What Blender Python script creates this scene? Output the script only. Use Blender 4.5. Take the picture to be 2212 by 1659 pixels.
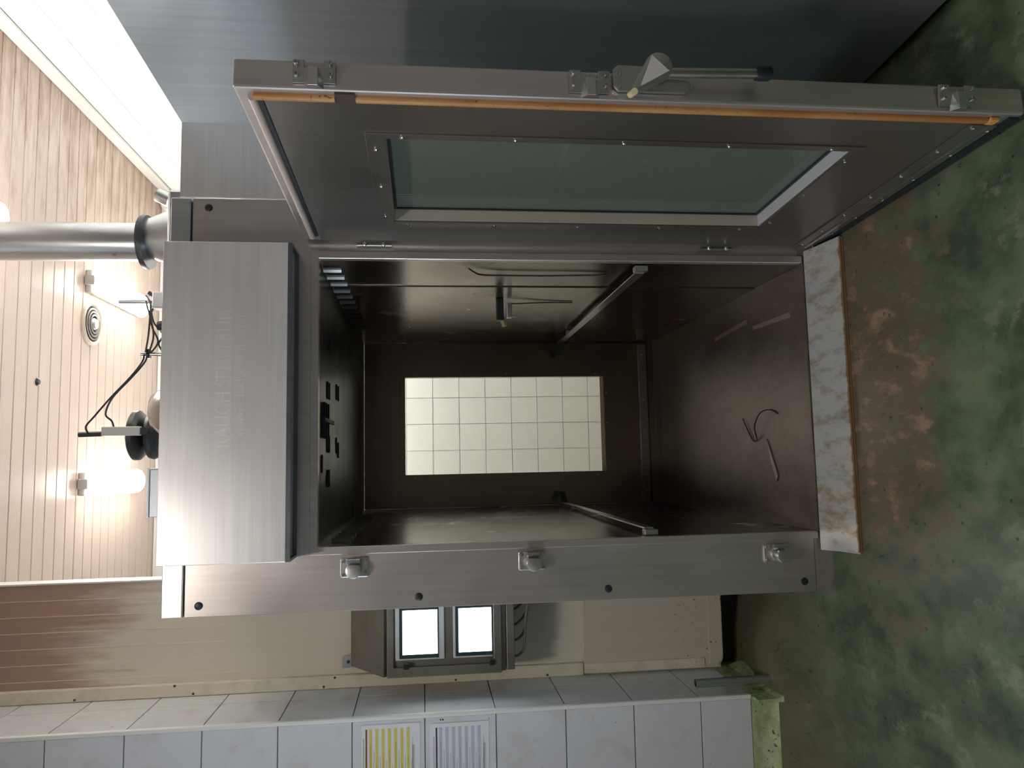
import bpy, bmesh, math, random
from mathutils import Vector, Matrix
random.seed(7)
S = bpy.context.scene
for o in list(bpy.data.objects): bpy.data.objects.remove(o, do_unlink=True)
COL = S.collection

# ------------------------------------------------------------------ camera (portrait shot stored on its side)
yaw, pitch, roll, FPX = .0995, .1145, .0089, 1635.07
cp_, sp_, cy_, sy_ = math.cos(pitch), math.sin(pitch), math.cos(yaw), math.sin(yaw)
fw = Vector((sy_*cp_, cy_*cp_, -sp_)); rt = Vector((cy_, -sy_, 0)); dn = fw.cross(rt)
r2 = rt*math.cos(roll) + dn*math.sin(roll); d2 = dn*math.cos(roll) - rt*math.sin(roll)
cam = bpy.data.cameras.new('camera'); cam.sensor_fit = 'HORIZONTAL'; cam.sensor_width = 36
cam.lens = 36*FPX/2212; cam.clip_start = .05
co = bpy.data.objects.new('camera', cam); COL.objects.link(co)
m = Matrix.Identity(4)
for i in range(3): m[i][0] = d2[i]; m[i][1] = r2[i]; m[i][2] = -fw[i]
m.translation = (.3036, -2.8493, 1.58); co.matrix_world = m; S.camera = co

# ------------------------------------------------------------------ world, daylight portal, exposure
w = bpy.data.worlds.new('sky'); S.world = w; w.use_nodes = True
bg = w.node_tree.nodes['Background']; bg.inputs[0].default_value = (.72, .86, 1, 1); bg.inputs[1].default_value = 12.0
LAMP = 36.0           # emission of the fluorescent diffusers
SCREEN = 4.0
S.view_settings.view_transform = 'Standard'; S.view_settings.look = 'None'
S.view_settings.exposure = 0.55; S.view_settings.gamma = 1.0; S.view_settings.use_curve_mapping = False
pl = bpy.data.lights.new('window_portal', 'AREA'); pl.shape = 'RECTANGLE'; pl.size = 1.9; pl.size_y = 1.2
pl.cycles.is_portal = True
po = bpy.data.objects.new('window_portal', pl); COL.objects.link(po)
po.location = (-3.06, -1.9, 1.95); po.rotation_euler = (math.radians(90), 0, math.radians(-90))

# ------------------------------------------------------------------ materials
MATS = {}
class NT:
    def __init__(s, name):
        s.m = bpy.data.materials.new(name); s.m.use_nodes = True; s.t = s.m.node_tree
        s.b = s.t.nodes['Principled BSDF']; s.out = s.t.nodes['Material Output']
    def n(s, typ, **kw):
        x = s.t.nodes.new(typ)
        for k, v in kw.items(): setattr(x, k, v)
        return x
    def l(s, a, b): s.t.links.new(a, b)
    def set(s, **kw):
        for k, v in kw.items(): s.b.inputs[k.replace('_', ' ')].default_value = v
    def pos(s, scale=(1, 1, 1)):
        g = s.n('ShaderNodeNewGeometry'); mp = s.n('ShaderNodeMapping'); mp.inputs['Scale'].default_value = scale
        s.l(g.outputs['Position'], mp.inputs[0]); return mp.outputs[0]
    def noise(s, vec, scale, detail=4, rough=.55):
        x = s.n('ShaderNodeTexNoise'); x.inputs['Scale'].default_value = scale; x.inputs['Detail'].default_value = detail
        x.inputs['Roughness'].default_value = rough; s.l(vec, x.inputs['Vector']); return x.outputs['Fac']
    def ramp(s, fac, pts):
        x = s.n('ShaderNodeValToRGB'); e = x.color_ramp.elements
        while len(e) < len(pts): e.new(.5)
        for el, (p, c) in zip(e, pts):
            el.position = p; el.color = (c, c, c, 1) if isinstance(c, (int, float)) else tuple(c) + (1,)
        s.l(fac, x.inputs[0]); return x.outputs[0]
    def mix(s, fac, a, b, mode='MIX'):
        x = s.n('ShaderNodeMix', data_type='RGBA', blend_type=mode)
        for inp, v in ((x.inputs[0], fac), (x.inputs[6], a), (x.inputs[7], b)):
            if isinstance(v, (int, float)): inp.default_value = v if inp.type == 'VALUE' else (v, v, v, 1)
            elif isinstance(v, tuple): inp.default_value = v + (1,) if len(v) == 3 else v
            else: s.l(v, inp)
        return x.outputs[2]
    def math(s, op, a, b=0.0, clamp=False):
        x = s.n('ShaderNodeMath', operation=op, use_clamp=clamp)
        for i, v in enumerate((a, b)):
            if isinstance(v, (int, float)): x.inputs[i].default_value = v
            else: s.l(v, x.inputs[i])
        return x.outputs[0]
    def sep(s):
        g = s.n('ShaderNodeNewGeometry'); x = s.n('ShaderNodeSeparateXYZ'); s.l(g.outputs['Position'], x.inputs[0]); return x.outputs
    def col(s, c): s.l(c, s.b.inputs['Base Color'])
    def rough(s, c): s.l(c, s.b.inputs['Roughness'])
    def bump(s, h, strength=.2, dist=.01, prev=None):
        x = s.n('ShaderNodeBump'); x.inputs['Strength'].default_value = strength; x.inputs['Distance'].default_value = dist
        s.l(h, x.inputs['Height'])
        if prev is not None: s.l(prev, x.inputs['Normal'])
        s.l(x.outputs[0], s.b.inputs['Normal']); return x.outputs[0]

def plain(name, c, rough=.5, metal=0.0, spec=.5):
    if name in MATS: return MATS[name]
    t = NT(name); t.set(Base_Color=c + (1,), Roughness=rough, Metallic=metal); t.b.inputs['Specular IOR Level'].default_value = spec
    MATS[name] = t.m; return t.m

def steel(name, a, b, rough=(.22, .4), grain=(2, 70, 90), wave=.0, stain=None, metal=1.0):
    t = NT(name); t.set(Metallic=metal)
    big = t.noise(t.pos(), 2.2, 2, .5)
    st = t.noise(t.pos(grain), 1.0, 3, .6)
    c = t.mix(t.ramp(big, [(.15, 0.0), (.85, 1.0)]), a, b)
    c = t.mix(t.math('MULTIPLY', t.ramp(st, [(.35, 0.0), (.7, 1.0)]), .25), c, tuple(x*.6 for x in a))
    if stain:
        sc, col, lo, hi = stain
        sn = t.noise(t.pos(sc), 1.0, 2, .5)
        c = t.mix(t.ramp(sn, [(lo, 0.0), (hi, 1.0)]), c, col)
    t.col(c)
    r = t.noise(t.pos((1, 1, 1)), 4.0, 2, .5)
    rr = t.n('ShaderNodeMapRange'); t.l(r, rr.inputs[0]); rr.inputs[1].default_value = .15; rr.inputs[2].default_value = .85
    rr.inputs[3].default_value = rough[0]; rr.inputs[4].default_value = rough[1]; t.rough(rr.outputs[0])
    nb = t.bump(st, .06, .002)
    if wave: t.bump(t.noise(t.pos(), 1.6, 1, .4), wave, .05, nb)
    MATS[name] = t.m; return t.m

M_steel = steel('brushed_steel', (.60, .535, .50), (.67, .605, .57), (.26, .40), (50, 50, 1.6), .05, metal=.84)
M_hood = steel('hood_steel', (.76, .73, .71), (.84, .805, .785), (.28, .4), (1.2, 50, 60), .05, metal=.6)
M_blue = steel('panel_steel', (.40, .46, .50), (.46, .51, .55), (.36, .46), (60, 60, 1.2), .03, metal=.55)
M_door = steel('door_steel', (.29, .28, .26), (.34, .325, .30), (.24, .36), (60, 60, 1.5), .03, ((1.2, 1.2, .5), (.16, .115, .08), .3, .9), metal=.75)
M_smoke = steel('smoked_steel', (.24, .20, .165), (.32, .27, .225), (.2, .3), (60, 60, 1.2), .0, ((1.0, 1.0, .6), (.17, .12, .09), .25, .9))
t = NT('smoked_floor_steel'); t.set(Metallic=.55)
fa = t.noise(t.pos((1.3, 1, 1)), 4.5, 9, .7); fb = t.noise(t.pos((3, .8, 1)), 9, 8, .72); fc = t.noise(t.pos(), 60, 4, .7)
c = t.mix(t.ramp(fa, [(.38, 0.0), (.64, 1.0)]), (.115, .085, .066), (.205, .165, .14))
c = t.mix(t.ramp(fb, [(.52, 0.0), (.68, .8)]), c, (.135, .075, .035))
c = t.mix(t.ramp(fc, [(.64, 0.0), (.72, .8)]), c, (.03, .02, .015)); t.col(c); t.rough(t.ramp(fa, [(.3, .28), (.7, .5)]))
t.bump(fb, .18, .006); M_smokefl = t.m; MATS['smoked_floor_steel'] = t.m
M_cast = plain('cast_steel', (.62, .60, .58), .36, 1.0)
M_chrome = plain('polished_steel', (.75, .74, .72), .16, 1.0)
M_galv = steel('galvanised', (.60, .62, .64), (.72, .73, .74), (.25, .38), (30, 30, 3))
M_dark = plain('black_rubber', (.012, .014, .017), .45)
M_plug = plain('black_plug', (.015, .02, .025), .4)
M_cable = plain('cable_black', (.02, .02, .024), .5)
M_slot = plain('slot_black', (.006, .007, .009), .6)
M_white = plain('white_profile', (.80, .79, .76), .35)
M_grout = plain('grout', (.33, .30, .26), .8)
M_greybox = plain('grey_housing', (.45, .45, .43), .45)
M_alu = plain('aluminium_box', (.62, .66, .70), .4, .6)

def tile_mat(name, c, dirt):
    t = NT(name); oi = t.n('ShaderNodeObjectInfo')
    n1 = t.noise(t.pos(), 9, 6, .65)
    v = t.n('ShaderNodeTexNoise'); v.inputs['Scale'].default_value = 38; v.inputs['Detail'].default_value = 3; t.l(t.pos((1, 1, 1)), v.inputs['Vector'])
    c1 = t.mix(t.math('MULTIPLY', oi.outputs['Random'], .35), c, tuple(x*.93 for x in c))
    c1 = t.mix(t.math('MULTIPLY', t.ramp(n1, [(.52, 0.0), (.8, 1.0)]), dirt), c1, (.52, .44, .34))
    c1 = t.mix(t.math('MULTIPLY', t.ramp(v.outputs['Fac'], [(.735, 0.0), (.76, 1.0)]), dirt), c1, (.08, .05, .035))
    t.col(c1); t.set(Roughness=.16 if dirt > .1 else .4); MATS[name] = t.m; return t.m
M_tile = tile_mat('glazed_tile', (.70, .715, .765), .55)
M_tile2 = tile_mat('return_tile', (.70, .72, .73), .6)
M_tileb = tile_mat('back_tile', (.93, .95, .92), .05)

# wooden ceiling planks, stained near the right-hand wall
t = NT('ceiling_plank'); oi = t.n('ShaderNodeObjectInfo')
gr = t.noise(t.pos((1.2, 45, 10)), 1, 4)
c = t.mix(gr, (.56, .44, .37), (.68, .56, .48)); c = t.mix(t.math('MULTIPLY', oi.outputs['Random'], .3), c, (.5, .39, .33))
x, y, z = t.sep()
f = t.math('MULTIPLY_ADD', x, .62); f.node.inputs[2].default_value = -.9
nz = t.noise(t.pos((2.2, 9, 1)), 1.4, 6, .7)
f = t.math('ADD', f, t.math('MULTIPLY', t.math('SUBTRACT', nz, .5), 2.2))
f2 = t.ramp(f, [(.25, 0.0), (.75, 1.0)])
c = t.mix(t.math('MULTIPLY', f2, .75), c, (.30, .17, .10)); t.col(c); t.set(Roughness=.3); M_plank = t.m

# beige cladding: reddish soot stain on its upper part, with drips
t = NT('cladding'); x, y, z = t.sep()
n1 = t.noise(t.pos((14, 1, 1.1)), 1, 6, .7); n2 = t.noise(t.pos((3, 1, 1.5)), 1, 4)
h = t.math('ADD', t.math('SUBTRACT', z, 2.78), t.math('MULTIPLY', t.math('SUBTRACT', n1, .5), 1.1))
h = t.math('ADD', h, t.math('MULTIPLY', t.math('SUBTRACT', n2, .5), .8))
k = t.ramp(h, [(.0, 0.0), (.32, 1.0)])
c = t.mix(n1, (.74, .66, .53), (.80, .73, .61))
c = t.mix(t.ramp(t.math('MULTIPLY', z, .3), [(.1, 1.0), (.36, 0.0)]), c, (.70, .65, .57))
c = t.mix(t.math('MULTIPLY', k, .85), c, (.40, .235, .18)); t.col(c); t.set(Roughness=.33); M_clad = t.m
t = NT('cladding_trim'); n1 = t.noise(t.pos(), 12, 5); t.col(t.mix(t.ramp(n1, [(.5, 0.0), (.8, .5)]), (.78, .71, .56), (.45, .32, .2))); t.set(Roughness=.4); M_cladtrim = t.m
t = NT('kick_panel'); n1 = t.noise(t.pos((30, 1, 2)), 1, 5); n2 = t.noise(t.pos(), 46, 3)
c = t.mix(n1, (.70, .62, .52), (.62, .53, .44)); x, y, z = t.sep()
k = t.math('MULTIPLY', t.ramp(n2, [(.66, 0.0), (.7, 1.0)]), t.ramp(z, [(.25, 1.0), (.5, 0.0)]))
t.col(t.mix(k, c, (.06, .035, .02))); t.set(Roughness=.4); M_kick = t.m

# floor: green resin, worn through to brown in front of the smokehouse
t = NT('green_floor'); x, y, z = t.sep()
nA = t.noise(t.pos((1.4, 1, 1)), 3.2, 9, .7); nB = t.noise(t.pos((1.5, 1, 1)), 6.5, 10, .72); nC = t.noise(t.pos(), 1.1, 5, .55); nD = t.noise(t.pos((1.6, .7, 1)), 9, 6, .7)
c = t.mix(t.ramp(nA, [(.4, 0.0), (.6, 1.0)]), (.044, .070, .036), (.125, .165, .095))
c = t.mix(t.ramp(nB, [(.54, 0.0), (.64, .75)]), c, (.215, .24, .16))
dx = t.math('MULTIPLY', t.math('SUBTRACT', x, .62), .95); dy = t.math('MULTIPLY', t.math('ADD', y, .32), 1.7)
dd = t.math('SQRT', t.math('ADD', t.math('MULTIPLY', dx, dx), t.math('MULTIPLY', dy, dy)))
wm = t.math('ADD', t.math('SUBTRACT', .95, dd), t.math('MULTIPLY', t.math('SUBTRACT', nB, .5), 3.2))
wm = t.math('ADD', wm, t.math('MULTIPLY', t.math('SUBTRACT', nC, .5), 1.5))
c = t.mix(t.ramp(wm, [(.2, 0.0), (.62, .88)]), c, (.125, .086, .058))
c = t.mix(t.math('MULTIPLY', t.ramp(wm, [(.62, 0.0), (.9, 1.0)]), t.ramp(nD, [(.5, 0.0), (.62, .9)])), c, (.29, .185, .125))
# grimy edge along the left skirting and plinth
ed = t.math('ADD', t.math('ADD', t.math('MULTIPLY', y, 1.2), t.math('MULTIPLY', x, -.55)), t.math('MULTIPLY', t.math('SUBTRACT', nB, .5), 1.3))
c = t.mix(t.ramp(ed, [(.25, 0.0), (.75, .6)]), c, (.16, .125, .075))
vo = t.n('ShaderNodeTexVoronoi'); vo.inputs['Scale'].default_value = 19; t.l(t.pos(), vo.inputs['Vector'])
sp = t.math('MULTIPLY', t.ramp(vo.outputs['Distance'], [(.07, 1.0), (.13, 0.0)]), t.ramp(nC, [(.45, 0.0), (.56, 1.0)]))
c = t.mix(sp, c, (.03, .025, .022)); c = t.mix(t.math('MULTIPLY', t.ramp(vo.outputs['Distance'], [(.03, 1.0), (.05, 0.0)]), t.ramp(nC, [(.45, 0.0), (.56, .8)])), c, (.38, .39, .35))
t.col(c); t.rough(t.ramp(nB, [(.3, .22), (.7, .5)]))
b1 = t.bump(nB, .12, .01); t.bump(t.math('SUBTRACT', 1.0, sp), .3, .004, b1); M_floor = t.m
t = NT('green_skirting'); n1 = t.noise(t.pos((6, 6, 9)), 1, 6, .7); n2 = t.noise(t.pos(), 40, 3)
c = t.mix(t.ramp(n1, [(.35, 0.0), (.65, 1.0)]), (.24, .33, .10), (.66, .71, .47)); c = t.mix(t.ramp(n2, [(.63, 0.0), (.67, 1.0)]), c, (.04, .03, .02)); t.col(c); t.set(Roughness=.35); M_skirt = t.m

# rusty whitish threshold
t = NT('threshold_steel'); n1 = t.noise(t.pos((11, 1.6, 2)), 1, 6, .65); n2 = t.noise(t.pos((20, 9, 9)), 1, 5, .7); x, y, z = t.sep()
c = t.mix(t.ramp(n1, [(.35, 0.0), (.65, 1.0)]), (.42, .44, .44), (.50, .47, .41))
c = t.mix(t.ramp(n2, [(.47, 0.0), (.68, .9)]), c, (.27, .18, .10))
ed = t.math('ADD', t.math('MULTIPLY', t.math('ADD', y, .2), -40.0), t.math('MULTIPLY', n2, 1.2))
c = t.mix(t.ramp(ed, [(.4, 0.0), (.7, .95)]), c, (.19, .10, .035)); t.col(c); t.set(Metallic=.15, Roughness=.38); M_ramp = t.m
t = NT('orange_seal'); n1 = t.noise(t.pos((10, 10, 3)), 1, 5); n2 = t.noise(t.pos(), 60, 3)
c = t.mix(t.ramp(n1, [(.4, 0.0), (.65, 1.0)]), (.33, .13, .035), (.45, .24, .09)); t.col(t.mix(t.ramp(n2, [(.64, 0.0), (.7, .8)]), c, (.05, .02, .01))); t.set(Roughness=.5); M_orange = t.m
M_pinkseal = plain('pale_seal', (.46, .36, .30), .5)
M_tape = plain('dark_patch', (.06, .04, .03), .6)
M_yellowpl = plain('yellowed_nylon', (.62, .53, .30), .4)
M_bezel = plain('screen_bezel', (.62, .64, .63), .4)
M_border = plain('screen_border', (.03, .05, .06), .3)
def emit(name, c, s):
    t = NT(name); t.set(Base_Color=c + (1,), Roughness=.4); t.b.inputs['Emission Color'].default_value = c + (1,); t.b.inputs['Emission Strength'].default_value = s; return t.m
M_scr1 = emit('screen_white', (1, .99, .95), SCREEN); M_scr2 = emit('screen_blue_white', (.86, .95, 1), SCREEN)
def lamp_mat(k=1.0):
    t = NT('lamp_diffuser'); t.set(Base_Color=(1, .95, .88, 1), Roughness=.4); t.b.inputs['Emission Color'].default_value = (1, .945, .88, 1)
    g = t.n('ShaderNodeNewGeometry'); x = t.n('ShaderNodeSeparateXYZ'); t.l(g.outputs['Normal'], x.inputs[0])
    d = t.math('MAXIMUM', t.math('MULTIPLY', x.outputs[2], -1.0), 0.0)          # emission weighted straight down, to keep the ceiling around it dimmer
    t.l(t.math('MULTIPLY', t.math('ADD', t.math('MULTIPLY', t.math('POWER', d, 1.5), .93), .07), LAMP*k), t.b.inputs['Emission Strength']); return t.m
M_diff = lamp_mat(); M_diffb = lamp_mat(2.15); M_difff = lamp_mat(2.3)
def glass(name, tint, g=.08, rough=.03, dirt=None):
    t = NT(name); t.t.nodes.remove(t.b)
    tr = t.n('ShaderNodeBsdfTransparent'); tr.inputs[0].default_value = tint + (1,)
    gl = t.n('ShaderNodeBsdfGlossy'); gl.inputs['Roughness'].default_value = rough
    fr = t.n('ShaderNodeFresnel'); fr.inputs[0].default_value = 1.5
    mx = t.n('ShaderNodeMixShader'); t.l(fr.outputs[0], mx.inputs[0]); t.l(tr.outputs[0], mx.inputs[1]); t.l(gl.outputs[0], mx.inputs[2])
    last = mx.outputs[0]
    if dirt:
        df = t.n('ShaderNodeBsdfDiffuse'); df.inputs[0].default_value = dirt[0] + (1,)
        m2 = t.n('ShaderNodeMixShader'); m2.inputs[0].default_value = dirt[1]; t.l(last, m2.inputs[1]); t.l(df.outputs[0], m2.inputs[2]); last = m2.outputs[0]
    t.l(last, t.out.inputs[0]); return t.m
M_glass = glass('rear_glass', (.99, 1.0, .985))
M_doorglass = glass('smoked_door_glass', (.62, .66, .58), dirt=((.22, .24, .19), .38))
M_winglass = glass('window_glass', (.95, .97, .98))

# ------------------------------------------------------------------ mesh helpers
WORLD = {}
class MB:
    def __init__(s, M=None): s.v = []; s.f = []; s.mi = []; s.M = M; s.cur = 0
    def add(s, vs, fs):
        b = len(s.v)
        for p in vs:
            p = Vector(p); s.v.append(s.M @ p if s.M else p)
        for f in fs: s.f.append([b+i for i in f]); s.mi.append(s.cur)
        return s
    def box(s, x0, x1, y0, y1, z0, z1):
        return s.add([(x0,y0,z0),(x1,y0,z0),(x1,y1,z0),(x0,y1,z0),(x0,y0,z1),(x1,y0,z1),(x1,y1,z1),(x0,y1,z1)],
                     [(0,3,2,1),(4,5,6,7),(0,1,5,4),(1,2,6,5),(2,3,7,6),(3,0,4,7)])
    def prism(s, poly, axis, a0, a1):   # poly in the two other axes (in xyz order), extruded along axis
        n = len(poly)
        def P(p, a): q = list(p); q.insert(axis, a); return q
        return s.add([P(p, a0) for p in poly] + [P(p, a1) for p in poly],
                     [tuple(range(n))[::-1], tuple(range(n, 2*n))] + [(i, (i+1) % n, n+(i+1) % n, n+i) for i in range(n)])
    def ring(s, o, i, axis, a0, a1):    # rectangular ring: o, i = (u0,u1,v0,v1)
        R = lambda q: [(q[0], q[2]), (q[1], q[2]), (q[1], q[3]), (q[0], q[3])]
        def P(p, a): q = list(p); q.insert(axis, a); return q
        O, I = R(o), R(i); vs = [P(p, a0) for p in O+I] + [P(p, a1) for p in O+I]; fs = []
        for k in range(4):
            j = (k+1) % 4
            fs += [(k, j, 4+j, 4+k), (8+k, 12+k, 12+j, 8+j), (k, 8+k, 8+j, j), (4+k, 4+j, 12+j, 12+k)]
        return s.add(vs, fs)
    def lathe(s, prof, c, axis=(0,0,1), n=24, caps=True):
        az = Vector(axis).normalized(); ax = az.orthogonal().normalized(); ay = az.cross(ax); c = Vector(c); vs = []; fs = []
        for r, h in prof:
            for k in range(n):
                a = 2*math.pi*k/n; vs.append(c + az*h + (ax*math.cos(a) + ay*math.sin(a))*max(r, 1e-5))
        for i in range(len(prof)-1):
            for k in range(n): fs.append((i*n+k, i*n+(k+1) % n, (i+1)*n+(k+1) % n, (i+1)*n+k))
        if caps: fs += [tuple(range(n))[::-1], tuple((len(prof)-1)*n+k for k in range(n))]
        return s.add(vs, fs)
    def cyl(s, p0, p1, r, n=20, r1=None):
        p0, p1 = Vector(p0), Vector(p1); L = (p1-p0).length
        return s.lathe([(r, 0), (r if r1 is None else r1, L)], p0, p1-p0, n)
    def tube(s, pts, r, n=8, sub=6):
        P = [Vector(p) for p in pts]; Q = []
        for i in range(len(P)-1):
            a, b, c, d = P[max(i-1, 0)], P[i], P[i+1], P[min(i+2, len(P)-1)]
            for k in range(sub):
                t_ = k/sub; Q.append(.5*((2*b) + (c-a)*t_ + (2*a-5*b+4*c-d)*t_**2 + (3*b-a-3*c+d)*t_**3))
        Q.append(P[-1]); vs = []; fs = []; up = Vector((.3, .5, .8))
        for i, q in enumerate(Q):
            d = (Q[min(i+1, len(Q)-1)] - Q[max(i-1, 0)]).normalized(); ax = d.cross(up).normalized(); ay = d.cross(ax)
            for k in range(n): a = 2*math.pi*k/n; vs.append(q + (ax*math.cos(a) + ay*math.sin(a))*r)
        for i in range(len(Q)-1):
            for k in range(n): fs.append((i*n+k, i*n+(k+1) % n, (i+1)*n+(k+1) % n, (i+1)*n+k))
        fs += [tuple(range(n))[::-1], tuple((len(Q)-1)*n+k for k in range(n))]
        return s.add(vs, fs)
    def mesh(s, name, mats, bevel=0, seg=2, smooth=False, origin=None):
        if origin is None:
            lo = [min(v[i] for v in s.v) for i in range(3)]; hi = [max(v[i] for v in s.v) for i in range(3)]
            origin = Vector(((lo[0]+hi[0])/2, (lo[1]+hi[1])/2, lo[2]))
        bm = bmesh.new(); vv = [bm.verts.new(v-origin) for v in s.v]
        for f, mi in zip(s.f, s.mi):
            try: fc = bm.faces.new([vv[i] for i in f]); fc.material_index = mi
            except ValueError: pass
        bmesh.ops.recalc_face_normals(bm, faces=bm.faces)
        if bevel:
            ed = [e for e in bm.edges if len(e.link_faces) == 2 and e.calc_face_angle(0) > .5]
            bmesh.ops.bevel(bm, geom=ed, offset=bevel, segments=seg, affect='EDGES', profile=.5, clamp_overlap=True)
        me = bpy.data.meshes.new(name); bm.to_mesh(me); bm.free()
        for x in (mats if isinstance(mats, (list, tuple)) else [mats]): me.materials.append(x)
        if smooth:
            for p in me.polygons: p.use_smooth = True
            try: me.set_sharp_from_angle(angle=math.radians(38))
            except Exception: pass
        return me, origin
    def build(s, name, mats, parent=None, **kw):
        me, o = s.mesh(name, mats, **kw); return link(name, me, o, parent)
def link(name, me, loc, parent=None, rot=None):
    ob = bpy.data.objects.new(name, me); COL.objects.link(ob); M = Matrix.Translation(loc)
    if rot is not None: M = M @ rot.to_4x4()
    WORLD[ob.name] = Vector(loc)
    if parent is not None:
        ob.parent = parent; M = Matrix.Translation(-WORLD[parent.name]) @ M
    ob.matrix_local = M; return ob
def thing(name, label, cat, loc, group=None): return tag(link(name, None, Vector(loc)), label, cat, group)
def tag(o, label, cat, group=None):
    o['label'] = label; o['category'] = cat
    if group: o['group'] = group
    return o
def struct(o): o['kind'] = 'structure'; return o
def stuff(o): o['kind'] = 'stuff'; return o
def lab(o, s): o['label'] = s; return o

# ================================================================== THE ROOM
H = 3.66
def fh(x, y):
    sm = lambda a: max(0, min(1, a))**2*(3-2*max(0, min(1, a)))
    return .10*sm((y-.0)/.36)*sm((-.28-x)/.34)*(1-.55*sm((y-.5)/.3)) - .03*sm((-.05-y)/1.0)
b = MB(); NX, NY = 90, 110; X0, X1, Y0, Y1 = -3.0, 2.512, -5.0, 3.342
vs = [(X0+(X1-X0)*i/NX, Y0+(Y1-Y0)*j/NY, fh(X0+(X1-X0)*i/NX, Y0+(Y1-Y0)*j/NY)) for j in range(NY+1) for i in range(NX+1)]
b.add(vs, [(j*(NX+1)+i, j*(NX+1)+i+1, (j+1)*(NX+1)+i+1, (j+1)*(NX+1)+i) for j in range(NY) for i in range(NX)])
floor = struct(b.build('floor', M_floor, smooth=True)); lab(floor, 'green resin floor worn brown in front of the smokehouse')

ceil = struct(MB().box(-3.12, 2.62, -5.12, 3.45, H+.0165, H+.1).build('ceiling', plain('ceiling_back', (.12, .08, .06), .8)))
lab(ceil, 'wooden plank ceiling with brown stains towards the right')
pitchp = .1225; npl = int((3.33+5)/pitchp); pme = None
for k in range(npl):
    y1 = 3.33 - k*pitchp; y0 = y1 - pitchp + .006
    if pme is None: pme, _ = MB().box(-3, 2.5, -(pitchp-.006)/2, (pitchp-.006)/2, 0, .016).mesh('plank', M_plank, bevel=.003, seg=1, origin=Vector((0, 0, 0)))
    link('plank', pme, Vector((0, (y0+y1)/2, H)), ceil)

def tiles(parent, axis, face, u_edges, z_edges, mat, sign, gap=.004, th=.01, vis=None, name='tile'):
    """real tiles on a wall; axis = wall normal axis; the ones outside `vis` are joined into one piece of stuff"""
    cache = {}; rest = MB(); nr = 0
    for i in range(len(u_edges)-1):
        for j in range(len(z_edges)-1):
            u0, u1 = sorted((u_edges[i], u_edges[i+1])); z0, z1 = z_edges[j], z_edges[j+1]
            u0 += gap/2; u1 -= gap/2; z0 += gap/2; z1 -= gap/2; cu, cz = (u0+u1)/2, (z0+z1)/2
            f0, f1 = sorted((face, face - sign*th))
            if vis and not vis(cu, cz):
                if axis == 1: rest.box(u0, u1, f0, f1, z0, z1)
                else: rest.box(f0, f1, u0, u1, z0, z1)
                nr += 1; continue
            key = (round(u1-u0, 4), round(z1-z0, 4))
            if key not in cache:
                q = MB(); hu, hz = (u1-u0)/2, (z1-z0)/2; d0, d1 = sorted((0, -sign*th))
                if axis == 1: q.box(-hu, hu, d0, d1, -hz, hz)
                else: q.box(d0, d1, -hu, hu, -hz, hz)
                cache[key] = q.mesh(name, mat, bevel=0 if mat is M_tileb else .0012, seg=1, origin=Vector((0, 0, 0)))[0]
            link(name, cache[key], Vector((cu, face, cz) if axis == 1 else (face, cu, cz)), parent)
    if nr: stuff(rest.build('tile_field', mat, parent))

# tiled pier on the left, with its return
wl = struct(MB().box(-3, -.733, .384, .95, .0, H).build('wall_left', M_grout)); lab(wl, 'white tiled pier to the left of the control cabinet')
zj = [.205] + [1.5924 + k*.291 for k in range(-4, 8)] + [H-.002]
tiles(wl, 1, .373, [-.736 - .315*k for k in range(8)], zj, M_tile, -1, vis=lambda u, z: u > -1.4)
wr_ = struct(MB().box(-.758, -.734, .386, .83, .0, H).build('wall_return', M_grout)); lab(wr_, 'narrow tiled return between the pier and the beige cladding')
tiles(wr_, 0, -.722, [.388, .661, .815], zj, M_tile2, 1)
lab(struct(MB().box(-.737, -.719, .368, .389, .205, H-.002).build('trim_1', M_white, bevel=.004)), 'white plastic corner profile on the tiled pier')
sk = MB(); n = 7
prof = [(.376, .2045), (.374, .15)] + [(.374-.06*(1-math.cos(a*math.pi/12)), .15-.06*math.sin(a*math.pi/12)) for a in range(1, 7)] + [(.31, .075), (.31, .02), (.40, .02), (.40, .2045)]
sk.prism(prof, 0, -3, -.72); lab(struct(sk.build('baseboard_left', M_skirt, smooth=True)), 'green coved skirting spattered with dirt under the white tiles')
sk = MB(); sk.prism([(-.735, .2045), (-.722, .2045), (-.72, .12), (-.70, .06), (-.70, .0), (-.735, .0)], 1, .30, .83)
lab(struct(sk.build('baseboard_return', M_skirt)), 'green skirting at the foot of the tiled return')

# beige clad partition
M_bead = plain('cream_bead', (.84, .78, .68), .4)
wp = struct(MB().box(-.733, -.222, .832, .90, .16, H).build('wall_partition', plain('partition_core', (.90, .86, .78), .6)))
lab(wp, 'beige clad partition beside the smokehouse, stained reddish at the top')
for k in range(8):
    x1 = -.2145 - k*.0695; x0 = max(x1 - .0690, -.728)
    MB().box(x0, x1, .816, .834, .16, H-.001).build('cladding_board', M_clad, wp)
    if 0 < k: MB().box(x1-.0008, x1+.0013, .8148, .8165, .16, H-.001).build('joint_bead', M_bead, wp)
lab(MB().box(-.2145, -.206, .81, .905, .16, H-.001).build('edge_profile', M_white, wp, bevel=.002), 'white edge profile of the cladding')
ct = lab(MB().box(-.7215, -.664, .790, .8165, .845, H-.001).build('trim_strip', M_cladtrim, wp, bevel=.005), 'cream cover strip along the tiled return')
scr, _ = MB().lathe([(.0055, 0), (.0055, .002), (.003, .004)], (0, 0, 0), (0, -1, 0), 10).mesh('screw', plain('rusty_screw', (.16, .09, .06), .5, .6), origin=Vector((0, 0, 0)))
for zz in (1.02, 1.45, 2.05, 2.62, 3.12): link('screw', scr, Vector((-.71, .790, zz)), ct)
for zz in (1.3, 2.0, 2.7): link('screw', scr, Vector((-.672, .790, zz)), ct)
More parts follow.
